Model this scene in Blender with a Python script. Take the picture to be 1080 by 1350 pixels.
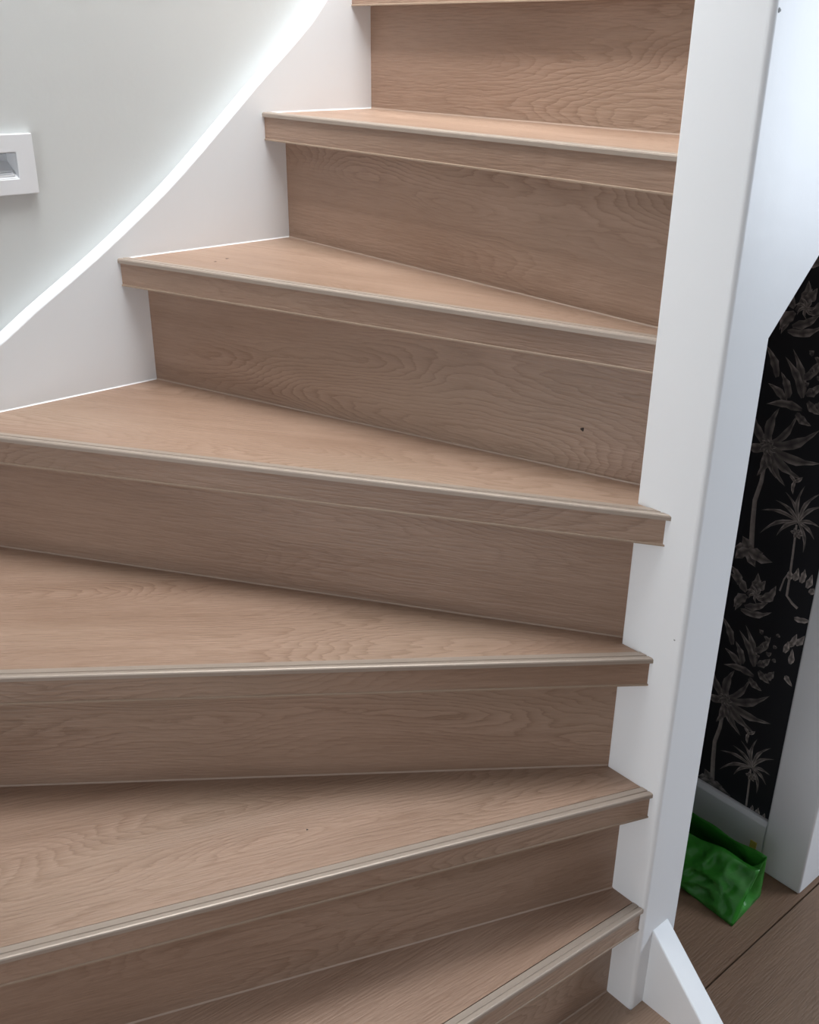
import bpy, bmesh, math, random
from mathutils import Vector, Matrix

# ---------------------------------------------------------------- scene, camera, light
for o in list(bpy.data.objects): bpy.data.objects.remove(o)
SC = bpy.context.scene
COL = SC.collection
SC.view_settings.view_transform = 'Standard'
SC.view_settings.look = 'None'
SC.view_settings.gamma = 1.0
SC.view_settings.use_curve_mapping = False
SC.view_settings.exposure = 0.24

# axes: X = along the upper flight, Y = across it towards the wall string, Z = up, hall floor at 0
cam_d = bpy.data.cameras.new('camera'); cam = bpy.data.objects.new('camera', cam_d); COL.objects.link(cam)
SC.camera = cam
cam_d.sensor_fit = 'HORIZONTAL'; cam_d.sensor_width = 36.0; cam_d.lens = 36.0*1340.3/1080.0
cam_d.clip_start = 0.02
PITCH, ROLL, HEAD = 0.4371, 0.00876, 0.7097
fwd = Vector((math.cos(PITCH)*math.sin(HEAD), math.cos(PITCH)*math.cos(HEAD), -math.sin(PITCH)))
rgt = Vector((math.cos(HEAD), -math.sin(HEAD), 0)); upv = rgt.cross(fwd)
R2 = math.cos(ROLL)*rgt + math.sin(ROLL)*upv
U2 = -math.sin(ROLL)*rgt + math.cos(ROLL)*upv
M = Matrix((R2, U2, -fwd)).transposed().to_4x4(); M.translation = (0, 0, 1.4377)
cam.matrix_world = M

world = bpy.data.worlds.new('world'); SC.world = world; world.use_nodes = True
world.node_tree.nodes['Background'].inputs[0].default_value = (0.80, 0.88, 1.0, 1)
world.node_tree.nodes['Background'].inputs[1].default_value = 0.35

WX0 = -0.45
def area(name, loc, target, sx, sy, power, col):
    d = bpy.data.lights.new(name, 'AREA'); d.shape = 'RECTANGLE'; d.size = sx; d.size_y = sy
    d.energy = power; d.color = col
    o = bpy.data.objects.new(name, d); COL.objects.link(o); o.location = loc
    o.rotation_euler = (Vector(target)-Vector(loc)).to_track_quat('-Z', 'Y').to_euler()
    return o
# overcast daylight in the roof light over the stairwell and in unseen windows placed for their light
area('skylight_daylight', (0.45, 0.75, 4.98), (0.45, 0.75, 0), 1.5, 1.3, 160, (0.955, 0.98, 1.0))
area('hall_window_daylight', (-1.97, 0.0, 0.95), (0, 0.0, 0.95), 1.2, 1.2, 20, (0.94, 0.97, 1.0))
area('unseen_end_daylight', (3.07, -0.9, 1.5), (0, -0.9, 1.5), 1.4, 1.2, 50, (0.80, 0.89, 1.0))  # unseen window, set at the hall end to spare the lower risers
area('added_upper_daylight', (WX0+0.03, 0.75, 4.2), (2, 0.75, 4.2), 1.0, 1.2, 195, (0.98, 0.985, 1.0))  # added high window light to brighten the upper risers

# ---------------------------------------------------------------- helpers
def lk(name, me, mat=None, parent=None):
    o = bpy.data.objects.new(name, me); COL.objects.link(o)
    if mat: me.materials.append(mat)
    if parent is not None: o.parent = parent
    return o
def mesh(name, verts, faces, smooth=False):
    me = bpy.data.meshes.new(name); me.from_pydata([tuple(v) for v in verts], [], faces); me.update()
    bm = bmesh.new(); bm.from_mesh(me); bmesh.ops.recalc_face_normals(bm, faces=bm.faces); bm.to_mesh(me); bm.free()
    if smooth:
        for p in me.polygons: p.use_smooth = True
    return me
def boxes(name, bl, mat=None, parent=None):
    vs, fs = [], []
    for (x0, x1, y0, y1, z0, z1) in bl:
        b = len(vs)
        vs += [(x, y, z) for z in (z0, z1) for y in (y0, y1) for x in (x0, x1)]
        fs += [[b+i for i in f] for f in ((0,1,3,2),(4,5,7,6),(0,1,5,4),(2,3,7,6),(0,2,6,4),(1,3,7,5))]
    return lk(name, mesh(name, vs, fs), mat, parent)
def prism(name, poly, axis, a0, a1, mat=None, parent=None):
    """poly of 2D points extruded along axis ('x','y','z') from a0 to a1"""
    n = len(poly)
    def pt(p, a): return {'z': (p[0], p[1], a), 'y': (p[0], a, p[1]), 'x': (a, p[0], p[1])}[axis]
    vs = [pt(p, a0) for p in poly] + [pt(p, a1) for p in poly]
    fs = [list(range(n)), list(range(n, 2*n))] + [[i, (i+1) % n, n+(i+1) % n, n+i] for i in range(n)]
    return lk(name, mesh(name, vs, fs), mat, parent)
def bevel(o, w, seg=2):
    m = o.modifiers.new('bevel', 'BEVEL'); m.width = w; m.segments = seg; m.limit_method = 'ANGLE'; m.angle_limit = math.radians(35)
    m.harden_normals = False
    return o
def tag(o, label=None, cat=None, group=None, kind=None):
    if label: o['label'] = label
    if cat: o['category'] = cat
    if group: o['group'] = group
    if kind: o['kind'] = kind
    return o
def empty(name, loc=(0, 0, 0)):
    o = bpy.data.objects.new(name, None); COL.objects.link(o); o.location = loc; o.empty_display_size = 0.05
    return o
# ---------------------------------------------------------------- materials
def newmat(name):
    m = bpy.data.materials.new(name); m.use_nodes = True
    return m, m.node_tree.nodes, m.node_tree.links, m.node_tree.nodes['Principled BSDF']
def nd(N, t, **kw):
    n = N.new(t)
    for k, v in kw.items(): setattr(n, k, v)
    return n
def math_(N, L, op, a, b=None, c=None):
    n = N.new('ShaderNodeMath'); n.operation = op
    for i, q in enumerate((a, b, c)):
        if q is None: continue
        if isinstance(q, (int, float)): n.inputs[i].default_value = q
        else: L.new(q, n.inputs[i])
    return n.outputs[0]
def paint(name, col, rough, bump=0.02, var=0.02, scale=40):
    m, N, L, B = newmat(name)
    tc = N.new('ShaderNodeTexCoord')
    n1 = N.new('ShaderNodeTexNoise'); n1.inputs['Scale'].default_value = scale; n1.inputs['Detail'].default_value = 4
    n2 = N.new('ShaderNodeTexNoise'); n2.inputs['Scale'].default_value = 2.2; n2.inputs['Detail'].default_value = 3
    L.new(tc.outputs['Object'], n1.inputs['Vector']); L.new(tc.outputs['Object'], n2.inputs['Vector'])
    mx = N.new('ShaderNodeMix'); mx.data_type = 'RGBA'
    mx.inputs[6].default_value = tuple(c*(1-var) for c in col)+(1,); mx.inputs[7].default_value = tuple(min(1, c*(1+var)) for c in col)+(1,)
    L.new(n2.outputs[0], mx.inputs[0]); L.new(mx.outputs[2], B.inputs['Base Color'])
    B.inputs['Roughness'].default_value = rough
    b = N.new('ShaderNodeBump'); b.inputs['Strength'].default_value = bump; b.inputs['Distance'].default_value = 0.01
    L.new(n1.outputs[0], b.inputs['Height']); L.new(b.outputs[0], B.inputs['Normal'])
    return m
def wood(name, dark, light, rough=0.5, figure=1.0, along='x'):
    """oak-look vinyl: stretched contour figure, fine pores and soft broad patches"""
    m, N, L, B = newmat(name)
    tc = N.new('ShaderNodeTexCoord'); oi = N.new('ShaderNodeObjectInfo')
    sp = N.new('ShaderNodeSeparateXYZ'); L.new(tc.outputs['Object'], sp.inputs[0])
    X = sp.outputs[0]
    Y = math_(N, L, 'ADD', sp.outputs[1], sp.outputs[2])
    off = math_(N, L, 'MULTIPLY', oi.outputs['Random'], 37.0)
    def vec(sx, sy):
        c = N.new('ShaderNodeCombineXYZ')
        L.new(math_(N, L, 'MULTIPLY_ADD', X, sx, off), c.inputs[0])
        L.new(math_(N, L, 'MULTIPLY_ADD', Y, sy, off), c.inputs[1])
        L.new(off, c.inputs[2])
        return c.outputs[0]
    def noise(sx, sy, det, rgh=0.5, dist=0.0):
        n = N.new('ShaderNodeTexNoise'); n.inputs['Scale'].default_value = 1.0; n.inputs['Detail'].default_value = det
        n.inputs['Roughness'].default_value = rgh; n.inputs['Distortion'].default_value = dist
        L.new(vec(sx, sy), n.inputs['Vector']); return n.outputs[0]
    big = noise(2.0, 8.0, 1.5, 0.4)                       # cathedral field
    wob = noise(22, 90, 3.0)
    ring = math_(N, L, 'MULTIPLY_ADD', big, 46.0, math_(N, L, 'MULTIPLY', wob, 1.6))
    fr = math_(N, L, 'FRACT', ring)
    ramp = N.new('ShaderNodeValToRGB'); L.new(fr, ramp.inputs[0])
    e = ramp.color_ramp.elements
    e[0].position = 0.0; e[0].color = (0.55, 0.55, 0.55, 1); e[1].position = 1.0; e[1].color = (0.15, 0.15, 0.15, 1)
    x = ramp.color_ramp.elements.new(0.12); x.color = (1, 1, 1, 1)
    x = ramp.color_ramp.elements.new(0.70); x.color = (0.70, 0.70, 0.70, 1)
    pores = noise(26, 330, 2.0, 0.6)
    streak = noise(1.3, 34, 3.0, 0.55)
    patch = noise(2.6, 7, 2.0, 0.5)
    region = noise(1.6, 5, 1.0)
    rm = N.new('ShaderNodeMapRange'); L.new(region, rm.inputs[0]); rm.inputs[1].default_value = 0.42; rm.inputs[2].default_value = 0.62
    fig = math_(N, L, 'MULTIPLY', math_(N, L, 'SUBTRACT', ramp.outputs[0], 0.62), math_(N, L, 'MULTIPLY', rm.outputs[0], 0.6*figure))
    t = math_(N, L, 'ADD', math_(N, L, 'MULTIPLY_ADD', streak, 0.60, -0.195), fig)
    pr = N.new('ShaderNodeMapRange'); L.new(pores, pr.inputs[0]); pr.inputs[1].default_value = 0.30; pr.inputs[2].default_value = 0.62
    t = math_(N, L, 'MULTIPLY_ADD', pr.outputs[0], 0.15, t)
    t = math_(N, L, 'MULTIPLY_ADD', patch, 0.85, t)
    t = math_(N, L, 'SUBTRACT', t, 0.29)
    mx = N.new('ShaderNodeMix'); mx.data_type = 'RGBA'; mx.clamp_factor = True
    mx.inputs[6].default_value = tuple(dark)+(1,); mx.inputs[7].default_value = tuple(light)+(1,)
    L.new(t, mx.inputs[0])
    # grey-olive mineral tint in places
    tint = noise(1.8, 4.0, 2.0)
    tr = N.new('ShaderNodeMapRange'); L.new(tint, tr.inputs[0]); tr.inputs[1].default_value = 0.5; tr.inputs[2].default_value = 0.72; tr.inputs[4].default_value = 0.55
    mx2 = N.new('ShaderNodeMix'); mx2.data_type = 'RGBA'
    L.new(tr.outputs[0], mx2.inputs[0]); L.new(mx.outputs[2], mx2.inputs[6])
    mid = [(a+b)/2 for a, b in zip(dark, light)]
    mx2.inputs[7].default_value = (mid[0]*0.90, mid[1]*0.98, mid[2]*0.98, 1)
    L.new(mx2.outputs[2], B.inputs['Base Color'])
    B.inputs['Roughness'].default_value = rough
    hb = math_(N, L, 'ADD', math_(N, L, 'MULTIPLY', pr.outputs[0], 0.6), math_(N, L, 'MULTIPLY', ramp.outputs[0], math_(N, L, 'MULTIPLY', rm.outputs[0], 0.6)))
    b = N.new('ShaderNodeBump'); b.inputs['Strength'].default_value = 0.32; b.inputs['Distance'].default_value = 0.002
    L.new(hb, b.inputs['Height']); L.new(b.outputs[0], B.inputs['Normal'])
    return m
def metal(name, col, rough, metallic=0.6):
    m, N, L, B = newmat(name)
    tc = N.new('ShaderNodeTexCoord'); n = N.new('ShaderNodeTexNoise'); n.inputs['Scale'].default_value = 3; n.inputs['Detail'].default_value = 3
    mp = N.new('ShaderNodeMapping'); mp.inputs['Scale'].default_value = (1, 60, 60)
    L.new(tc.outputs['Object'], mp.inputs[0]); L.new(mp.outputs[0], n.inputs['Vector'])
    mx = N.new('ShaderNodeMix'); mx.data_type = 'RGBA'
    mx.inputs[6].default_value = tuple(c*0.9 for c in col)+(1,); mx.inputs[7].default_value = tuple(min(1, c*1.1) for c in col)+(1,)
    L.new(n.outputs[0], mx.inputs[0]); L.new(mx.outputs[2], B.inputs['Base Color'])
    B.inputs['Roughness'].default_value = rough; B.inputs['Metallic'].default_value = metallic
    return m

WOOD = wood('oak_vinyl', (0.225, 0.136, 0.090), (0.455, 0.312, 0.232), 0.46)
FLOORWOOD = wood('oak_floor', (0.15, 0.084, 0.050), (0.29, 0.178, 0.112), 0.5, figure=0.5)
WHITE = paint('white_satin', (0.83, 0.843, 0.86), 0.38, 0.03, 0.008)
WALLP = paint('grey_green_wall', (0.62, 0.635, 0.625), 0.8, 0.05, 0.015)
CEIL = paint('ceiling_white', (0.80, 0.80, 0.79), 0.9)
STRIP = metal('beige_anodised', (0.35, 0.285, 0.235), 0.46, 0.25)
LIP = metal('brown_anodised', (0.32, 0.23, 0.165), 0.55, 0.05)
BEAD = paint('sealant_beige', (0.36, 0.26, 0.20), 0.45)
WBEAD = paint('sealant_white', (0.82, 0.81, 0.80), 0.4)
PLASTIC = paint('white_plastic', (0.80, 0.81, 0.83), 0.35, 0.0, 0.005)
DARKSPOT = paint('dark_spot', (0.035, 0.025, 0.02), 0.8)
CHIP = paint('chip_grey', (0.33, 0.34, 0.34), 0.8)
BLACKPAPER = paint('black_wallpaper', (0.011, 0.012, 0.016), 0.62, 0.03, 0.15)

def printmat():
    m, N, L, B = newmat('wallpaper_ink')
    a = N.new('ShaderNodeAttribute'); a.attribute_name = 'ink'
    tc = N.new('ShaderNodeTexCoord'); n = N.new('ShaderNodeTexNoise'); n.inputs['Scale'].default_value = 90; n.inputs['Detail'].default_value = 3
    L.new(tc.outputs['Object'], n.inputs['Vector'])
    v = math_(N, L, 'MULTIPLY', a.outputs['Fac'], math_(N, L, 'MULTIPLY_ADD', n.outputs[0], 1.3, 0.6))
    mx = N.new('ShaderNodeMix'); mx.data_type = 'RGBA'; mx.clamp_factor = True
    mx.inputs[6].default_value = (0.011, 0.012, 0.016, 1); mx.inputs[7].default_value = (0.80, 0.70, 0.64, 1)
    L.new(v, mx.inputs[0]); L.new(mx.outputs[2], B.inputs['Base Color']); B.inputs['Roughness'].default_value = 0.6
    return m
INK = printmat()

# ---------------------------------------------------------------- setting
WY = 1.452      # face of the left wall
SY = 1.417      # face of the wall string
WX = -0.45      # face of the wall beside the lower steps
XE = 3.1; YN = -2.2; XB = -2.0
OPEN_X, OPEN_Y = 0.22, 0.62   # edge of the unseen stairwell opening, set to shade the lower steps
hole = (0.432, 0.541, 1.252, 1.300)   # recess for the step light
wall = boxes('wall_left', [(XB-0.12, hole[0], WY, WY+0.12, 0, 5.0), (hole[1], XE, WY, WY+0.12, 0, 5.0),
                           (hole[0], hole[1], WY, WY+0.12, 0, hole[2]), (hole[0], hole[1], WY, WY+0.12, hole[3], 5.0),
                           (hole[0], hole[1], WY+0.06, WY+0.12, hole[2], hole[3])], WALLP)
tag(wall, kind='structure')
tag(boxes('wall_upper_rear', [(WX-0.12, WX, -0.48, 0.25, 2.84, 5.0), (WX-0.12, WX, 1.25, WY, 2.84, 5.0), (WX-0.12, WX, 0.25, 1.25, 2.84, 3.6), (WX-0.12, WX, 0.25, 1.25, 4.8, 5.0)], WALLP), kind='structure')
tag(boxes('wall_hall_rear', [(XB-0.12, XB, YN, -0.65, 0, 2.6), (XB-0.12, XB, 0.65, WY, 0, 2.6), (XB-0.12, XB, -0.65, 0.65, 0, 0.3), (XB-0.12, XB, -0.65, 0.65, 1.6, 2.6)], CEIL), kind='structure')
tag(boxes('wall_hall_side', [(XB, XE, YN-0.12, YN, 0, 2.6)], BLACKPAPER), kind='structure')  # unseen wall, made black to cut bounce onto the lower risers
tag(boxes('wall_hall_end', [(XE, XE+0.12, YN, -1.6, 0, 5.0), (XE, XE+0.12, -0.2, WY+0.12, 0, 5.0), (XE, XE+0.12, -1.6, -0.2, 0, 0.9), (XE, XE+0.12, -1.6, -0.2, 2.1, 5.0)], WALLP), kind='structure')
tag(boxes('ceiling', [(XB, XE, YN, OPEN_Y, 2.6, 2.84), (XB, OPEN_X, OPEN_Y, WY, 2.6, 2.84), (2.362, XE, OPEN_Y, WY, 2.6, 2.84)], CEIL), kind='structure')
tag(boxes('ceiling_upper', [(WX-0.12, -0.3, -0.6, WY+0.12, 5.0, 5.12), (1.2, XE, -0.6, WY+0.12, 5.0, 5.12), (-0.3, 1.2, -0.6, 0.1, 5.0, 5.12), (-0.3, 1.2, 1.4, WY+0.12, 5.0, 5.12)], CEIL), kind='structure')
tag(boxes('wall_upper_landing', [(WX-0.12, XE, -0.6, -0.48, 2.84, 5.0)], WALLP), kind='structure')
def window(name, bl):
    w = empty(name); tag(w, kind='structure')
    for b in bl: bevel(boxes('window_frame', [b], WHITE, w), 0.004)
window('window_1', [(XB-0.10, XB+0.01, -0.65, -0.60, 0.3, 1.6), (XB-0.10, XB+0.01, 0.60, 0.65, 0.3, 1.6), (XB-0.10, XB+0.01, -0.60, 0.60, 0.3, 0.35), (XB-0.10, XB+0.01, -0.60, 0.60, 1.55, 1.6)])
window('added_upper_window', [(WX-0.10, WX+0.01, 0.2, 0.25, 3.6, 4.8), (WX-0.10, WX+0.01, 1.25, 1.30, 3.6, 4.8), (WX-0.10, WX+0.01, 0.2, 1.3, 3.55, 3.6), (WX-0.10, WX+0.01, 0.2, 1.3, 4.8, 4.85)])  # frame of the added window that brightens the upper risers
window('unseen_end_window', [(XE-0.01, XE+0.10, -1.65, -1.60, 0.85, 2.15), (XE-0.01, XE+0.10, -0.20, -0.15, 0.85, 2.15), (XE-0.01, XE+0.10, -1.6, -0.2, 0.85, 0.9), (XE-0.01, XE+0.10, -1.6, -0.2, 2.1, 2.15)])  # frame of the unseen hall-end window, placed for its side light

# hall floor: wide planks laid along X with dark open joints
floor = tag(boxes('floor', [(XB-0.12, XE+0.12, YN-0.12, WY+0.12, -0.06, -0.006)], DARKSPOT), kind='structure')
JY, PW, PL = 0.587, 0.30, 1.50
pid = 0
me_cache = {}
random.seed(4)
y = JY - 9*PW
while y < WY:
    y0, y1 = max(y, YN), min(y+PW, WY)
    if y1 - y0 > 0.02:
        x = XB - random.choice((0.2, 0.55, 0.9)) if abs(y-JY) > 0.01 else XB-0.62
        if abs(y+PW-JY) < 0.01: x = XB-0.35
        while x < XE:
            x0, x1 = max(x, XB), min(x+PL, XE)
            if x1-x0 > 0.03:
                g = 0.0016
                key = (round(x1-x0, 4), round(y1-y0, 4))
                if key not in me_cache:
                    o = boxes('plank', [(0, x1-x0-2*g, 0, y1-y0-2*g, -0.006, 0.0)], FLOORWOOD, floor); me_cache[key] = o.data
                else:
                    o = lk('plank', me_cache[key], None, floor)
                o.location = (x0+g, y0+g, 0)
            x += PL
    y += PW

# nook under the stairs: papered back wall, its skirting, and the end of the white partition
FX = 1.489
far = tag(boxes('wall_nook', [(FX, FX+0.1, 0.683, WY, 0, 1.62)], BLACKPAPER), kind='structure')
tag(bevel(prism('baseboard_nook', [(FX-0.014, 0), (FX, 0), (FX, 0.108), (FX-0.008, 0.108), (FX-0.014, 0.100)], 'y', 0.683, WY, WHITE), 0.0015), kind='structure')
ZL = lambda x: 1.144+(x-0.973)*1.03      # underside of the upper flight's string
tag(bevel(prism('wall_partition', [(1.473, 0), (2.9, 0), (2.9, 2.58), (2.36, 2.58), (1.473, ZL(1.473)-0.004)], 'y', 0.596, 0.682, WHITE), 0.004, 3), kind='structure')

def leaf(vs, fs, ink, a, b, wid, bend, i0, i1, n=7, split=False):
    """one printed leaf from a to b: (y, z) on the wall"""
    a = Vector(a); b = Vector(b); d = b-a; Ln = d.length
    nrm = Vector((-d.y, d.x))/max(Ln, 1e-6)
    base = len(vs); lx = -3e-7*base
    for i in range(n+1):
        t = i/n
        p = a+d*t+nrm*(bend*Ln*math.sin(math.pi*t))
        w = wid*(math.sin(math.pi*min(1, (t*0.93+0.07))**0.75))*(1.0 if t < 1 else 0)
        jag = 1+0.18*math.sin(i*2.3+a.x*300)
        for s in (-1, 0, 1):
            q = p+nrm*(s*w*jag)
            vs.append((lx, q.x, q.y)); c = i0+(i1-i0)*t
            ink.append(c*(1.15 if s == 1 else (0.30 if s == 0 else 0.75))*(0.8+0.35*math.sin(i*2.6+b.y*90)))
    for i in range(n):
        k = base+3*i
        fs.append((k, k+1, k+4, k+3)); fs.append((k+1, k+2, k+5, k+4))
def stem(vs, fs, ink, pts, w, c):
    pts = [Vector(p) for p in pts]; base = len(vs)
    for i, p in enumerate(pts):
        d = (pts[min(i+1, len(pts)-1)]-pts[max(i-1, 0)]).normalized(); nr = Vector((-d.y, d.x))
        for s in (-1, 1):
            q = p+nr*(s*w*(0.8+0.5*i/len(pts))); vs.append((0, q.x, q.y)); ink.append(c*(1.0 if s > 0 else 0.6))
    for i in range(len(pts)-1):
        k = base+2*i; fs.append((k, k+1, k+3, k+2))
def motif(name, fn, lift):
    vs, fs, ink = [], [], []
    fn(vs, fs, ink)
    me = bpy.data.meshes.new(name); me.from_pydata(vs, [], fs); me.update()
    at = me.attributes.new('ink', 'FLOAT', 'POINT')
    for i, c in enumerate(ink): at.data[i].value = c
    me.materials.append(INK)
    return me, lift
PALM_C = (0.815, 0.823)
def palm(vs, fs, ink):
    stem(vs, fs, ink, [(0.815, 0.807), (0.816, 0.758), (0.822, 0.721), (0.819, 0.678), (0.814, 0.633)], 0.0042, 0.42)
    tips = [(0.85, 0.871), (0.806, 0.893), (0.773, 0.891), (0.731, 0.876), (0.718, 0.822), (0.745, 0.785), (0.772, 0.764), (0.862, 0.812), (0.826, 0.765), (0.79, 0.772)]
    for i, t in enumerate(tips):
        wd = 0.0085 if i not in (2, 9) else 0.006
        leaf(vs, fs, ink, PALM_C, t, wd, (0.10 if t[0] < 0.8 else -0.1), 0.26, 0.42 if t[1] < 0.83 else 0.30)
    for k in range(9):
        an = k*0.7; leaf(vs, fs, ink, PALM_C, (0.815+0.017*math.cos(an), 0.821+0.015*math.sin(an)), 0.004, 0.1, 0.30, 0.5, 4)
    for t in ((0.846, 0.622), (0.834, 0.648), (0.79, 0.632), (0.80, 0.60), (0.842, 0.60), (0.77, 0.622)):
        leaf(vs, fs, ink, (0.818, 0.626), t, 0.010, 0.08, 0.42, 0.36, 5)
    for t in ((0.745, 0.79), (0.768, 0.785), (0.756, 0.755)):
        leaf(vs, fs, ink, (0.757, 0.778), t, 0.0035, 0.1, 0.65, 0.6, 4)
def yucca(vs, fs, ink):
    stem(vs, fs, ink, [(0.740, 0.705), (0.737, 0.652), (0.735, 0.609), (0.734, 0.572), (0.722, 0.562), (0.711, 0.557)], 0.0022, 0.5)
    stem(vs, fs, ink, [(0.736, 0.62), (0.744, 0.60), (0.748, 0.575)], 0.0014, 0.4)
    for t in [(0.808, 0.708), (0.770, 0.755), (0.709, 0.773), (0.803, 0.665), (0.699, 0.753), (0.700, 0.715), (0.738, 0.777), (0.785, 0.735), (0.772, 0.672), (0.705, 0.69), (0.72, 0.66)]:
        leaf(vs, fs, ink, (0.738, 0.711), t, 0.0034, (0.12 if t[0] > 0.74 else -0.12), 0.62, 0.34, 6)
    for k in range(6):
        leaf(vs, fs, ink, (0.737, 0.690), (0.737+0.012*math.cos(k), 0.69+0.010*math.sin(k)), 0.004, 0, 0.5, 0.5, 4)
def broadleaf(vs, fs, ink):
    for a, b in [((0.77, 0.919), (0.8, 0.993)), ((0.77, 0.919), (0.811, 0.978)), ((0.796, 0.905), (0.833, 0.928)), ((0.793, 0.913), (0.814, 0.952)), ((0.819, 0.942), (0.848, 0.989)), ((0.767, 0.9), (0.831, 0.893)), ((0.776, 0.891), (0.747, 0.878)), ((0.773, 0.949), (0.749, 0.992)), ((0.808, 1.028), (0.765, 1.055)), ((0.806, 1.053), (0.785, 1.092)), ((0.808, 1.05), (0.825, 1.012)), ((0.746, 0.906), (0.731, 0.929)), ((0.765, 0.925), (0.742, 0.95)), ((0.76, 0.915), (0.735, 0.90))]:
        leaf(vs, fs, ink, a, b, 0.0070, 0.08, 0.20, 0.50)
    for k in range(9):
        cy, cz = 0.752+0.016*math.sin(k*2.1), 0.93+0.0085*k
        leaf(vs, fs, ink, (cy, cz), (cy+0.010*math.cos(k), cz+0.007), 0.0045, 0.2, 0.15, 0.5, 4)
def flower(vs, fs, ink):
    for i, (a, b) in enumerate([((0.78, 0.541), (0.756, 0.582)), ((0.814, 0.508), (0.755, 0.529)), ((0.809, 0.547), (0.848, 0.569)), ((0.807, 0.54), (0.828, 0.507)), ((0.799, 0.553), (0.793, 0.592)), ((0.825, 0.555), (0.846, 0.585)), ((0.795, 0.56), (0.777, 0.583))]):
        leaf(vs, fs, ink, a, b, 0.0085 if i != 1 else 0.0065, 0.12, 0.30, 0.52)
    for a, b in [((0.726, 0.605), (0.723, 0.631)), ((0.714, 0.606), (0.711, 0.633)), ((0.702, 0.601), (0.697, 0.629)), ((0.695, 0.593), (0.689, 0.606)), ((0.735, 0.603), (0.737, 0.622)), ((0.713, 0.536), (0.683, 0.545)), ((0.719, 0.464), (0.716, 0.489)), ((0.701, 0.488), (0.689, 0.513)), ((0.705, 0.447), (0.706, 0.478)), ((0.709, 0.421), (0.693, 0.406)), ((0.712, 0.48), (0.703, 0.51))]:
        leaf(vs, fs, ink, a, b, 0.0055, 0.05, 0.62, 0.72, 5)
    for k in range(8):
        leaf(vs, fs, ink, (0.79, 0.55), (0.79+0.02*math.cos(k*0.9), 0.55+0.018*math.sin(k*0.9)), 0.0025, 0.2, 0.5, 0.6, 4)
motifs = [('printed_palm', palm, 0.0006), ('printed_yucca', yucca, 0.0009), ('printed_leaves', broadleaf, 0.0003), ('printed_flower', flower, 0.0012)]
def clipmesh(me, y0, y1, z0, z1, off):
    bm = bmesh.new(); bm.from_mesh(me)
    for co, no in (((0, y0-off[0], 0), (0, -1, 0)), ((0, y1-off[0], 0), (0, 1, 0)), ((0, 0, z0-off[1]), (0, 0, -1)), ((0, 0, z1-off[1]), (0, 0, 1))):
        bmesh.ops.bisect_plane(bm, geom=bm.verts[:]+bm.edges[:]+bm.faces[:], plane_co=co, plane_no=no, clear_outer=True)
    if not bm.faces: bm.free(); return None
    m2 = me.copy(); bm.to_mesh(m2); bm.free(); return m2
for nm, fn, lift in motifs:
    me, _ = motif(nm, fn, lift)
    for oy in (0.0, 0.265, 0.53):
        for r in (-2, -1, 0, 1, 2):
            oz = -0.511*r + (0.22 if oy == 0.265 else 0)
            m2 = clipmesh(me, 0.685, WY-0.003, 0.109, 1.615, (oy, oz))
            if m2 is None: continue
            o = lk(nm, m2, None, far); o.location = (FX-lift, oy, oz)

# ---------------------------------------------------------------- staircase
stairs = empty('winder_staircase', (0.9, 0.6, 0))
tag(stairs, 'winding staircase clad in oak-look vinyl with white painted strings and newel post', 'staircase')
stairs_inv = Matrix.Translation((-0.9, -0.6, 0))
H0, RISE, T = 0.38, 0.19, 0.039
ZT = lambda k: H0+RISE*k
GO = 0.173
# nosing lines: a point at the newel side and a point towards the outer side (plan)
NL = {-1: ((0.925, 0.395), (0.0, 0.395)), 0: ((0.901, 0.560), (0.605, 0.585)), 1: ((0.899, 0.570), (0.174, 0.846)),
      2: ((0.898, 0.596), (0.283, 1.057)), 3: ((0.893, 0.606), (0.411, 1.316)), 4: ((0.911, 0.651), (0.653, 1.416))}
for k in range(5, 14): NL[k] = ((0.914+GO*(k-5), 0.60), (0.914+GO*(k-5), 1.41))
FA, PB, PC, PX = 0.899, 0.556, 0.642, 0.979      # newel: face towards camera, hall face, stair face, rear face
SI = 0.60                                         # inner face of upper string
def isect(p, d, q, e):
    den = d[0]*e[1]-d[1]*e[0]; t = ((q[0]-p[0])*e[1]-(q[1]-p[1])*e[0])/den
    return (p[0]+d[0]*t, p[1]+d[1]*t)
def geom(k):
    a, b = NL[k]; dx, dy = b[0]-a[0], b[1]-a[1]; L = math.hypot(dx, dy); d = (dx/L, dy/L)
    n = (d[1], -d[0])                              # towards the tread behind the nosing
    return a, d, n
def offs(k, y):
    a, d, n = geom(k); return (a[0]+n[0]*y, a[1]+n[1]*y), d
def right_end(k, y):
    p, d = offs(k, y)
    if k <= 3:
        e = isect(p, d, (0.925 if k < 0 else FA, 0), (0, 1))
        if e[1] > PC: e = isect(p, d, (0, PC), (1, 0))
        return e
    return isect(p, d, (0, PC if k == 4 or k >= 11 else SI), (1, 0))
def left_end(k, y):
    p, d = offs(k, y)
    e = isect(p, d, (WX+0.03, 0), (0, 1)) if abs(d[0]) > 1e-6 else None
    f = isect(p, d, (0, SY), (1, 0)) if abs(d[1]) > 1e-6 else None
    if e is not None and e[1] < SY: return e
    return f
ROUT = 0.039   # riser set back from the nosing above
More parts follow.
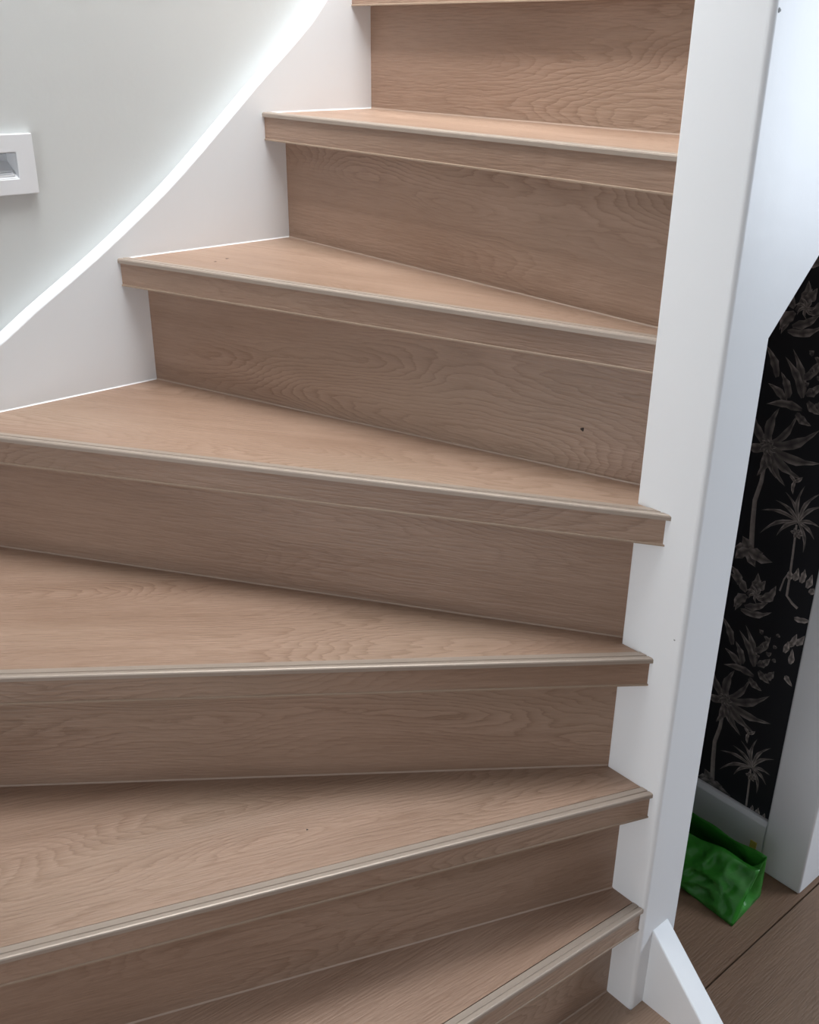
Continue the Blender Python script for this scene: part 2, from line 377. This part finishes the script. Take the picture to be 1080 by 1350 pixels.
def extr(name, k, prof, z0, mat, parent, cl=True):
    """profile (y back from the nosing, z) swept along nosing k, mitred to newel and string"""
    vs, fs = [], []; n = len(prof)
    R = [right_end(k, y) for y, z in prof]; Lf = [left_end(k, y) for y, z in prof]
    vs = [(R[i][0], R[i][1], z0+prof[i][1]) for i in range(n)]+[(Lf[i][0], Lf[i][1], z0+prof[i][1]) for i in range(n)]
    fs = [list(range(n)), list(range(n, 2*n))]+[[i, (i+1) % n, n+(i+1) % n, n+i] for i in range(n)]
    a, d, nn = geom(k)
    return framed_sub(name, vs, fs, (a[0], a[1], z0), math.atan2(d[1], d[0]), mat, parent)
def framed_sub(name, vs, fs, org, ang, mat, parent):
    Mx = Matrix.Translation(Vector(org)) @ Matrix.Rotation(ang, 4, 'Z'); Mi = Mx.inverted()
    o = lk(name, mesh(name, [Mi @ Vector(v) for v in vs], fs), mat)
    pm = stairs_loc if parent is stairs else parent_world[parent.name]
    o.parent = parent; o.matrix_local = pm.inverted() @ Mx
    parent_world[o.name] = Mx
    return o
stairs_loc = Matrix.Translation((0.9, 0.6, 0)); parent_world = {}

KMAX = 12
GAP = 0.0165
strip_prof = [(-0.002, -0.0050), (-0.002, -0.0005), (-0.0012, 0.0010), (0.0004, 0.0016), (0.0042, 0.0016), (0.0048, 0.0004), (0.0060, 0.0004), (0.0066, 0.0016),
              (0.0145, 0.0014), (0.0153, 0.0004), (0.0153, -0.0030), (0.001, -0.0030), (0.001, -0.0050)]
fascia_prof = [(0.0018, -0.0050), (0.0150, -0.0032), (0.0150, -0.0365), (0.0018, -0.0365)]
lip_prof = [(0.0004, -0.0390), (0.0004, -0.0372), (0.0010, -0.0367), (0.0018, -0.0365), (0.012, -0.0366), (0.012, -0.0390)]
treads = {}
for k in range(-1, KMAX+1):
    z = ZT(k)
    # tread board: from behind the strip to under the riser above
    p0r, p0l = right_end(k, GAP), left_end(k, GAP)
    back = ROUT+0.016
    p1r, p1l = right_end(k+1, back), left_end(k+1, back)
    poly = [p0l, p0r]
    if k <= 3:
        xr = 0.925 if k < 0 else FA
        if k < 0:
            poly += [(0.925, PB), (FA, PB)]
        if p1r[1] > PC-1e-6 and k >= 1 and p0r[1] < PC: poly += [(FA, PC)]
        if k < 1 and p1r[0] > FA+1e-6: poly += [(FA, PC)]
    poly += [p1r, p1l]
    if p1l[1] > SY-1e-4 and p0l[1] < SY-1e-4: poly += [(WX+0.03, SY)]
    n = len(poly)
    vs = [(p[0], p[1], z-0.0375) for p in poly]+[(p[0], p[1], z) for p in poly]
    fs = [list(range(n)), list(range(n, 2*n))]+[[i, (i+1) % n, n+(i+1) % n, n+i] for i in range(n)]
    a, d, nn = geom(k); ang = math.atan2(d[1], d[0])
    # winders: grain runs along the middle of the board
    t = framed_sub('tread', vs, fs, (a[0], a[1], z), ang, WOOD, stairs)
    t['label'] = 'oak-look stair tread'
    treads[k] = t
    s = extr('nosing_strip', k, strip_prof, z, STRIP, t); s['label'] = 'beige metal nosing strip'
    extr('nosing_fascia', k, fascia_prof, z, WOOD, t)
    extr('fascia_lip', k, lip_prof, z, LIP, t)
    if p0l[1] > SY-0.01 or p1l[1] > SY-0.01:
        ya = p0l if p0l[1] > SY-0.01 else (WX+0.03, SY)
        e0 = left_end(k+1, ROUT)
        b = 0.0015
        vs = [(ya[0], SY, z), (ya[0], SY, z+b), (ya[0], SY-b, z), (e0[0], SY, z), (e0[0], SY, z+b), (e0[0], SY-b, z)]
        framed_sub('sealant_bead', vs, [(0, 1, 2), (3, 4, 5), (0, 1, 4, 3), (1, 2, 5, 4), (0, 2, 5, 3)], (ya[0], SY, z), 0, WBEAD, t)
risers = {}
for k in range(-2, KMAX+1):
    z0 = ZT(k) if k >= -1 else 0.0
    z1 = ZT(k+1)-0.0376
    fr, fl = right_end(k+1, ROUT), left_end(k+1, ROUT)
    br, bl = right_end(k+1, ROUT+0.012), left_end(k+1, ROUT+0.012)
    poly = [fl, fr, br, bl]; n = 4
    vs = [(p[0], p[1], z0) for p in poly]+[(p[0], p[1], z1) for p in poly]
    fs = [list(range(n)), list(range(n, 2*n))]+[[i, (i+1) % n, n+(i+1) % n, n+i] for i in range(n)]
    a, d, nn = geom(k+1); ang = math.atan2(d[1], d[0])
    r = framed_sub('riser', vs, fs, (fr[0], fr[1], z0), ang, WOOD, stairs); r['label'] = 'oak-look riser board'
    risers[k] = (r, fr, d, nn, z0)
    b = 0.0016
    q0, q1 = right_end(k+1, ROUT-b), left_end(k+1, ROUT-b)
    vs = [(fr[0], fr[1], z0), (fr[0], fr[1], z0+b), (q0[0], q0[1], z0), (fl[0], fl[1], z0), (fl[0], fl[1], z0+b), (q1[0], q1[1], z0)]
    framed_sub('sealant_bead', vs, [(0, 1, 2), (3, 4, 5), (0, 1, 4, 3), (1, 2, 5, 4), (0, 2, 5, 3)], (fr[0], fr[1], z0), ang, BEAD, r)

def wpart(o, label=None):
    o.parent = stairs; o.matrix_parent_inverse = stairs_inv
    parent_world[o.name] = Matrix.Identity(4)
    if label: o['label'] = label
    return o
def arc(cx, cy, r, a0, a1, m=6): return [(cx+r*math.cos(a0+(a1-a0)*i/m), cy+r*math.sin(a0+(a1-a0)*i/m)) for i in range(m+1)]
r_ = 0.007
poly = arc(FA+r_, PB+r_, r_, math.pi, 1.5*math.pi)+[(PX, PB), (PX, PC)]+arc(FA+0.003, PC-0.003, 0.003, 0.5*math.pi, math.pi, 3)
post = wpart(prism('newel_post', poly, 'z', 0.0, 2.45, WHITE), 'white square newel post')
for p in post.data.polygons: p.use_smooth = True
post.data.set_sharp_from_angle(angle=math.radians(40))
us = wpart(prism('inner_string', [(PX, ZL(PX)), (2.36, ZL(2.36)), (2.36, 2.595), (1.98, 2.595), (PX, 1.49)], 'y', PB, SI, WHITE), 'white string board of upper flight')
lo = wpart(bevel(prism('lower_string', [(0.2295+0.03, 0.0), (0.5565, 0.0), (0.5565, 0.3272), (0.2295+0.03, 0.0302)], 'x', 0.925, 0.960, WHITE), 0.002), 'white sloping string board at the foot of the newel')
# wall string: curved top edge sweeping round the winders
prof = [(-0.45, -0.70), (-0.15, -0.63), (0.10, -0.56), (0.28, -0.487), (0.464, -0.391), (0.517, -0.356), (0.621, -0.291), (0.701, -0.236), (0.754, -0.197), (0.827, -0.136), (0.914, -0.061), (1.004, 0.014), (1.039, 0.051), (1.12, 0.140), (1.25, 0.30), (1.6, 0.68), (2.0, 1.12), (2.3, 1.44)]
def cr(pts, m=5):
    out = []
    for i in range(len(pts)-1):
        p0 = pts[max(i-1, 0)]; p1 = pts[i]; p2 = pts[i+1]; p3 = pts[min(i+2, len(pts)-1)]
        for j in range(m):
            t = j/m
            # Hermite in x with finite-difference slopes
            s1 = (p2[1]-p0[1])/(p2[0]-p0[0]); s2 = (p3[1]-p1[1])/(p3[0]-p1[0]); hh = p2[0]-p1[0]
            x = p1[0]+hh*t
            y = (2*t**3-3*t*t+1)*p1[1]+(t**3-2*t*t+t)*hh*s1+(-2*t**3+3*t*t)*p2[1]+(t**3-t*t)*hh*s2
            out.append((x, y))
    out.append(pts[-1]); return out
top = [(x, zz+1.4377) for x, zz in cr(prof)]
n = len(top)
vs, fs = [], []
for (x, z) in top: vs += [(x, SY, z), (x, WY, z), (x, SY, max(0.0, z-0.62)), (x, WY, max(0.0, z-0.62))]
for i in range(n-1):
    a = 4*i; b = a+4
    fs += [(a, b, b+1, a+1), (a, a+2, b+2, b), (a+1, b+1, b+3, a+3), (a+2, a+3, b+3, b+2)]
fs += [(0, 1, 3, 2), (4*n-4, 4*n-2, 4*n-1, 4*n-3)]
ws = wpart(bevel(lk('wall_string', mesh('wall_string', vs, fs), WHITE), 0.0025), 'white wall string with a sweeping curved top edge')
# outer string beside the lower steps
wpart(bevel(boxes('outer_string', [(WX, WX+0.03, 0.30, SY, 0, 0.45), (WX, WX+0.03, 0.75, SY, 0.45, 0.75)], WHITE), 0.002))

# small knots, nail holes and paint chips
def spot(name, loc, nrm, r, mat, parent, sq=1.0):
    nrm = Vector(nrm).normalized(); t = nrm.orthogonal().normalized(); b = nrm.cross(t)
    c = Vector(loc)+nrm*0.0002; vs = [c+nrm*0.0004]; m = 10
    for i in range(m):
        an = 2*math.pi*i/m; rr = r*(1+0.25*math.sin(3*an+r*9000)); vs.append(c+t*(rr*math.cos(an))*sq+b*(rr*math.sin(an)))
    o = framed_sub(name, vs, [(0, 1+i, 1+(i+1) % m) for i in range(m)], c, 0, mat, parent)
    return o
spot('knot', (0.754, 1.315, ZT(4)), (0, 0, 1), 0.0022, DARKSPOT, treads[4])
spot('knot', (0.779, 1.324, ZT(4)), (0, 0, 1), 0.0026, DARKSPOT, treads[4])
spot('knot', (0.527, 0.798, ZT(1)), (0, 0, 1), 0.0013, DARKSPOT, treads[1])
r, fr, d, nn, z0 = risers[3]
dist = 0.112
spot('knot', (fr[0]+d[0]*dist, fr[1]+d[1]*dist, z0+0.056), (-nn[0], -nn[1], 0), 0.0024, DARKSPOT, r)
spot('paint_chip', (FA+0.009, PB, 1.462), (0, -1, 0), 0.0022, CHIP, post)
spot('paint_chip', (FA, PB+0.012, 0.80), (-1, 0, 0), 0.0012, CHIP, post)

# ---------------------------------------------------------------- recessed step light on the left wall
sl = empty('step_light', (0.4865, WY, 1.238)); tag(sl, 'white recessed step light with a slot opening on the grey wall', 'wall light')
sli = Matrix.Translation((-0.4865, -WY, -1.238))
X0, X1, Z0, Z1 = 0.413, 0.560, 1.238, 1.316
x0, x1, z0, z1 = 0.438, 0.535, 1.259, 1.2925
yf = WY-0.009
def ring(name, mat):
    o_ = [(X0, Z0), (X1, Z0), (X1, Z1), (X0, Z1)]; i_ = [(x0, z0), (x1, z0), (x1, z1), (x0, z1)]
    vs = [(p[0], yf, p[1]) for p in o_]+[(p[0], yf, p[1]) for p in i_]+[(p[0], WY, p[1]) for p in o_]+[(p[0], WY, p[1]) for p in i_]
    fs = []
    for i in range(4):
        j = (i+1) % 4
        fs += [(i, j, 4+j, 4+i), (8+i, 8+j, j, i), (12+j, 12+i, 4+i, 4+j), (8+i, 12+i, 12+j, 8+j)]
    return lk(name, mesh(name, vs, fs), mat)
fp = bevel(ring('face_plate', PLASTIC), 0.0012); fp.parent = sl; fp.matrix_parent_inverse = sli
yb = WY+0.026
e = 0.0006
vs = [(x0+e, yf+0.002, z0+e), (x1-e, yf+0.002, z0+e), (x1-e, yf+0.002, z1-e), (x0+e, yf+0.002, z1-e), (x0+e, yb, z0+0.020), (x1-e, yb, z0+0.020), (x1-e, yb, z1-e), (x0+e, yb, z1-e)]
hs = lk('housing', mesh('housing', vs, [(0, 1, 5, 4), (1, 2, 6, 5), (2, 3, 7, 6), (3, 0, 4, 7), (4, 5, 6, 7)]), PLASTIC); hs.parent = sl; hs.matrix_parent_inverse = sli
for q in range(3):
    yy = yf+0.004+0.004*q; zz = z0+0.0015+0.020*(yy-yf)/(yb-yf)
    rb = boxes('reflector_rib', [(x0+0.004, x1-0.004, yy, yy+0.0014, zz-0.001, zz+0.0012)], PLASTIC); rb.parent = sl; rb.matrix_parent_inverse = sli

# ---------------------------------------------------------------- green plastic bag in the nook
def bagmat(name, col, col2):
    m, N, L, B = newmat(name)
    tc = N.new('ShaderNodeTexCoord'); n1 = N.new('ShaderNodeTexNoise'); n1.inputs['Scale'].default_value = 15; n1.inputs['Detail'].default_value = 3; n1.inputs['Distortion'].default_value = 0.6
    L.new(tc.outputs['Object'], n1.inputs['Vector'])
    rp = N.new('ShaderNodeMapRange'); rp.inputs[1].default_value = 0.5; rp.inputs[2].default_value = 0.75; L.new(n1.outputs[0], rp.inputs[0])
    mx = N.new('ShaderNodeMix'); mx.data_type = 'RGBA'; mx.inputs[6].default_value = col+(1,); mx.inputs[7].default_value = col2+(1,)
    L.new(rp.outputs[0], mx.inputs[0]); L.new(mx.outputs[2], B.inputs['Base Color'])
    B.inputs['Roughness'].default_value = 0.28
    n2 = N.new('ShaderNodeTexNoise'); n2.inputs['Scale'].default_value = 45; n2.inputs['Detail'].default_value = 3; n2.inputs['Distortion'].default_value = 0.8
    L.new(tc.outputs['Object'], n2.inputs['Vector'])
    b = N.new('ShaderNodeBump'); b.inputs['Strength'].default_value = 0.25; b.inputs['Distance'].default_value = 0.006
    L.new(n2.outputs[0], b.inputs['Height']); L.new(b.outputs[0], B.inputs['Normal'])
    tr = N.new('ShaderNodeBsdfTranslucent'); L.new(mx.outputs[2], tr.inputs[0])
    ms = N.new('ShaderNodeMixShader'); ms.inputs[0].default_value = 0.30
    L.new(B.outputs[0], ms.inputs[1]); L.new(tr.outputs[0], ms.inputs[2]); L.new(ms.outputs[0], N['Material Output'].inputs[0])
    return m
BAG = bagmat('green_film', (0.05, 0.32, 0.035), (0.12, 0.42, 0.10))
YEL = paint('yellow_tab', (0.62, 0.50, 0.12), 0.5)
bag = empty('plastic_bag', (1.37, 0.72, 0.0)); tag(bag, 'crumpled green plastic bag lying on the floor against the white skirting', 'bag')
bi = Matrix.Translation((-1.37, -0.72, 0))
random.seed(11)
from mathutils import noise as mnoise
def sheet(name, corners, nu, nv, bulge, amp, seed, solid=0.0012, wave=0.0, tuck=0.0):
    """crumpled film patch between four corners (a,b along the bottom; d,c along the top)"""
    a, b, c, d = [Vector(p) for p in corners]; nrm = (b-a).cross(d-a).normalized()
    vs, fs = [], []
    for j in range(nv+1):
        for i in range(nu+1):
            s, t = i/nu, j/nv
            p = (a*(1-s)+b*s)*(1-t)+(d*(1-s)+c*s)*t
            env = math.sin(math.pi*s)**0.45*math.sin(math.pi*t)**0.45 if 0 < s < 1 and 0 < t < 1 else 0
            q = p*16+Vector((seed, 0, 0))
            f = 0.8*mnoise.noise(q)+0.9*(0.35-abs(mnoise.noise(q*1.9+Vector((5, 3, 1)))))+0.45*(0.3-abs(mnoise.noise(q*4.1)))
            p = p+nrm*(bulge*env+amp*f*env)
            p.z += wave*t*t*math.sin(math.pi*s)*(math.sin(7*s+seed)+0.6*math.sin(17*s+1))
            p = p+nrm*(tuck*math.sin(math.pi*t)*max(0, 1-abs(2*s-1)*1.4))
            p.z = max(p.z, 0.0015)
            vs.append(p)
    for j in range(nv):
        for i in range(nu):
            k = j*(nu+1)+i; fs.append((k, k+1, k+nu+2, k+nu+1))
    me = bpy.data.meshes.new(name); me.from_pydata(vs, [], fs); me.update()
    for p in me.polygons: p.use_smooth = True
    o = lk(name, me, BAG); o.parent = bag; o.matrix_parent_inverse = bi
    m = o.modifiers.new('film', 'SOLIDIFY'); m.thickness = solid
    return o
A = (1.328, 0.900, 0.002); Bc = (1.313, 0.633, 0.002); Cc = (1.395, 0.640, 0.088); D = (1.345, 0.90, 0.10)
sheet('front_panel', [A, Bc, (1.392, 0.640, 0.080), (1.345, 0.90, 0.086)], 44, 24, 0.008, 0.034, 3, wave=0.007)
sheet('back_panel', [(1.415, 0.640, 0.002), (1.455, 0.90, 0.002), (1.40, 0.90, 0.100), (1.410, 0.640, 0.100)], 24, 12, -0.004, 0.012, 9, wave=0.006)
sheet('side_gusset', [Bc, (1.415, 0.640, 0.002), (1.410, 0.640, 0.100), (1.392, 0.640, 0.080)], 16, 14, 0.0, 0.008, 15, tuck=-0.030)
sheet('side_gusset', [(1.455, 0.90, 0.002), A, (1.345, 0.90, 0.086), (1.40, 0.90, 0.100)], 10, 8, -0.008, 0.006, 21)
sheet('bottom_panel', [A, Bc, (1.415, 0.640, 0.002), (1.455, 0.90, 0.002)], 8, 6, 0, 0, 1)
yt = boxes('yellow_tab', [(1.452, 1.4535, 0.684, 0.697, 0.030, 0.074)], YEL); yt.parent = bag; yt.matrix_parent_inverse = bi
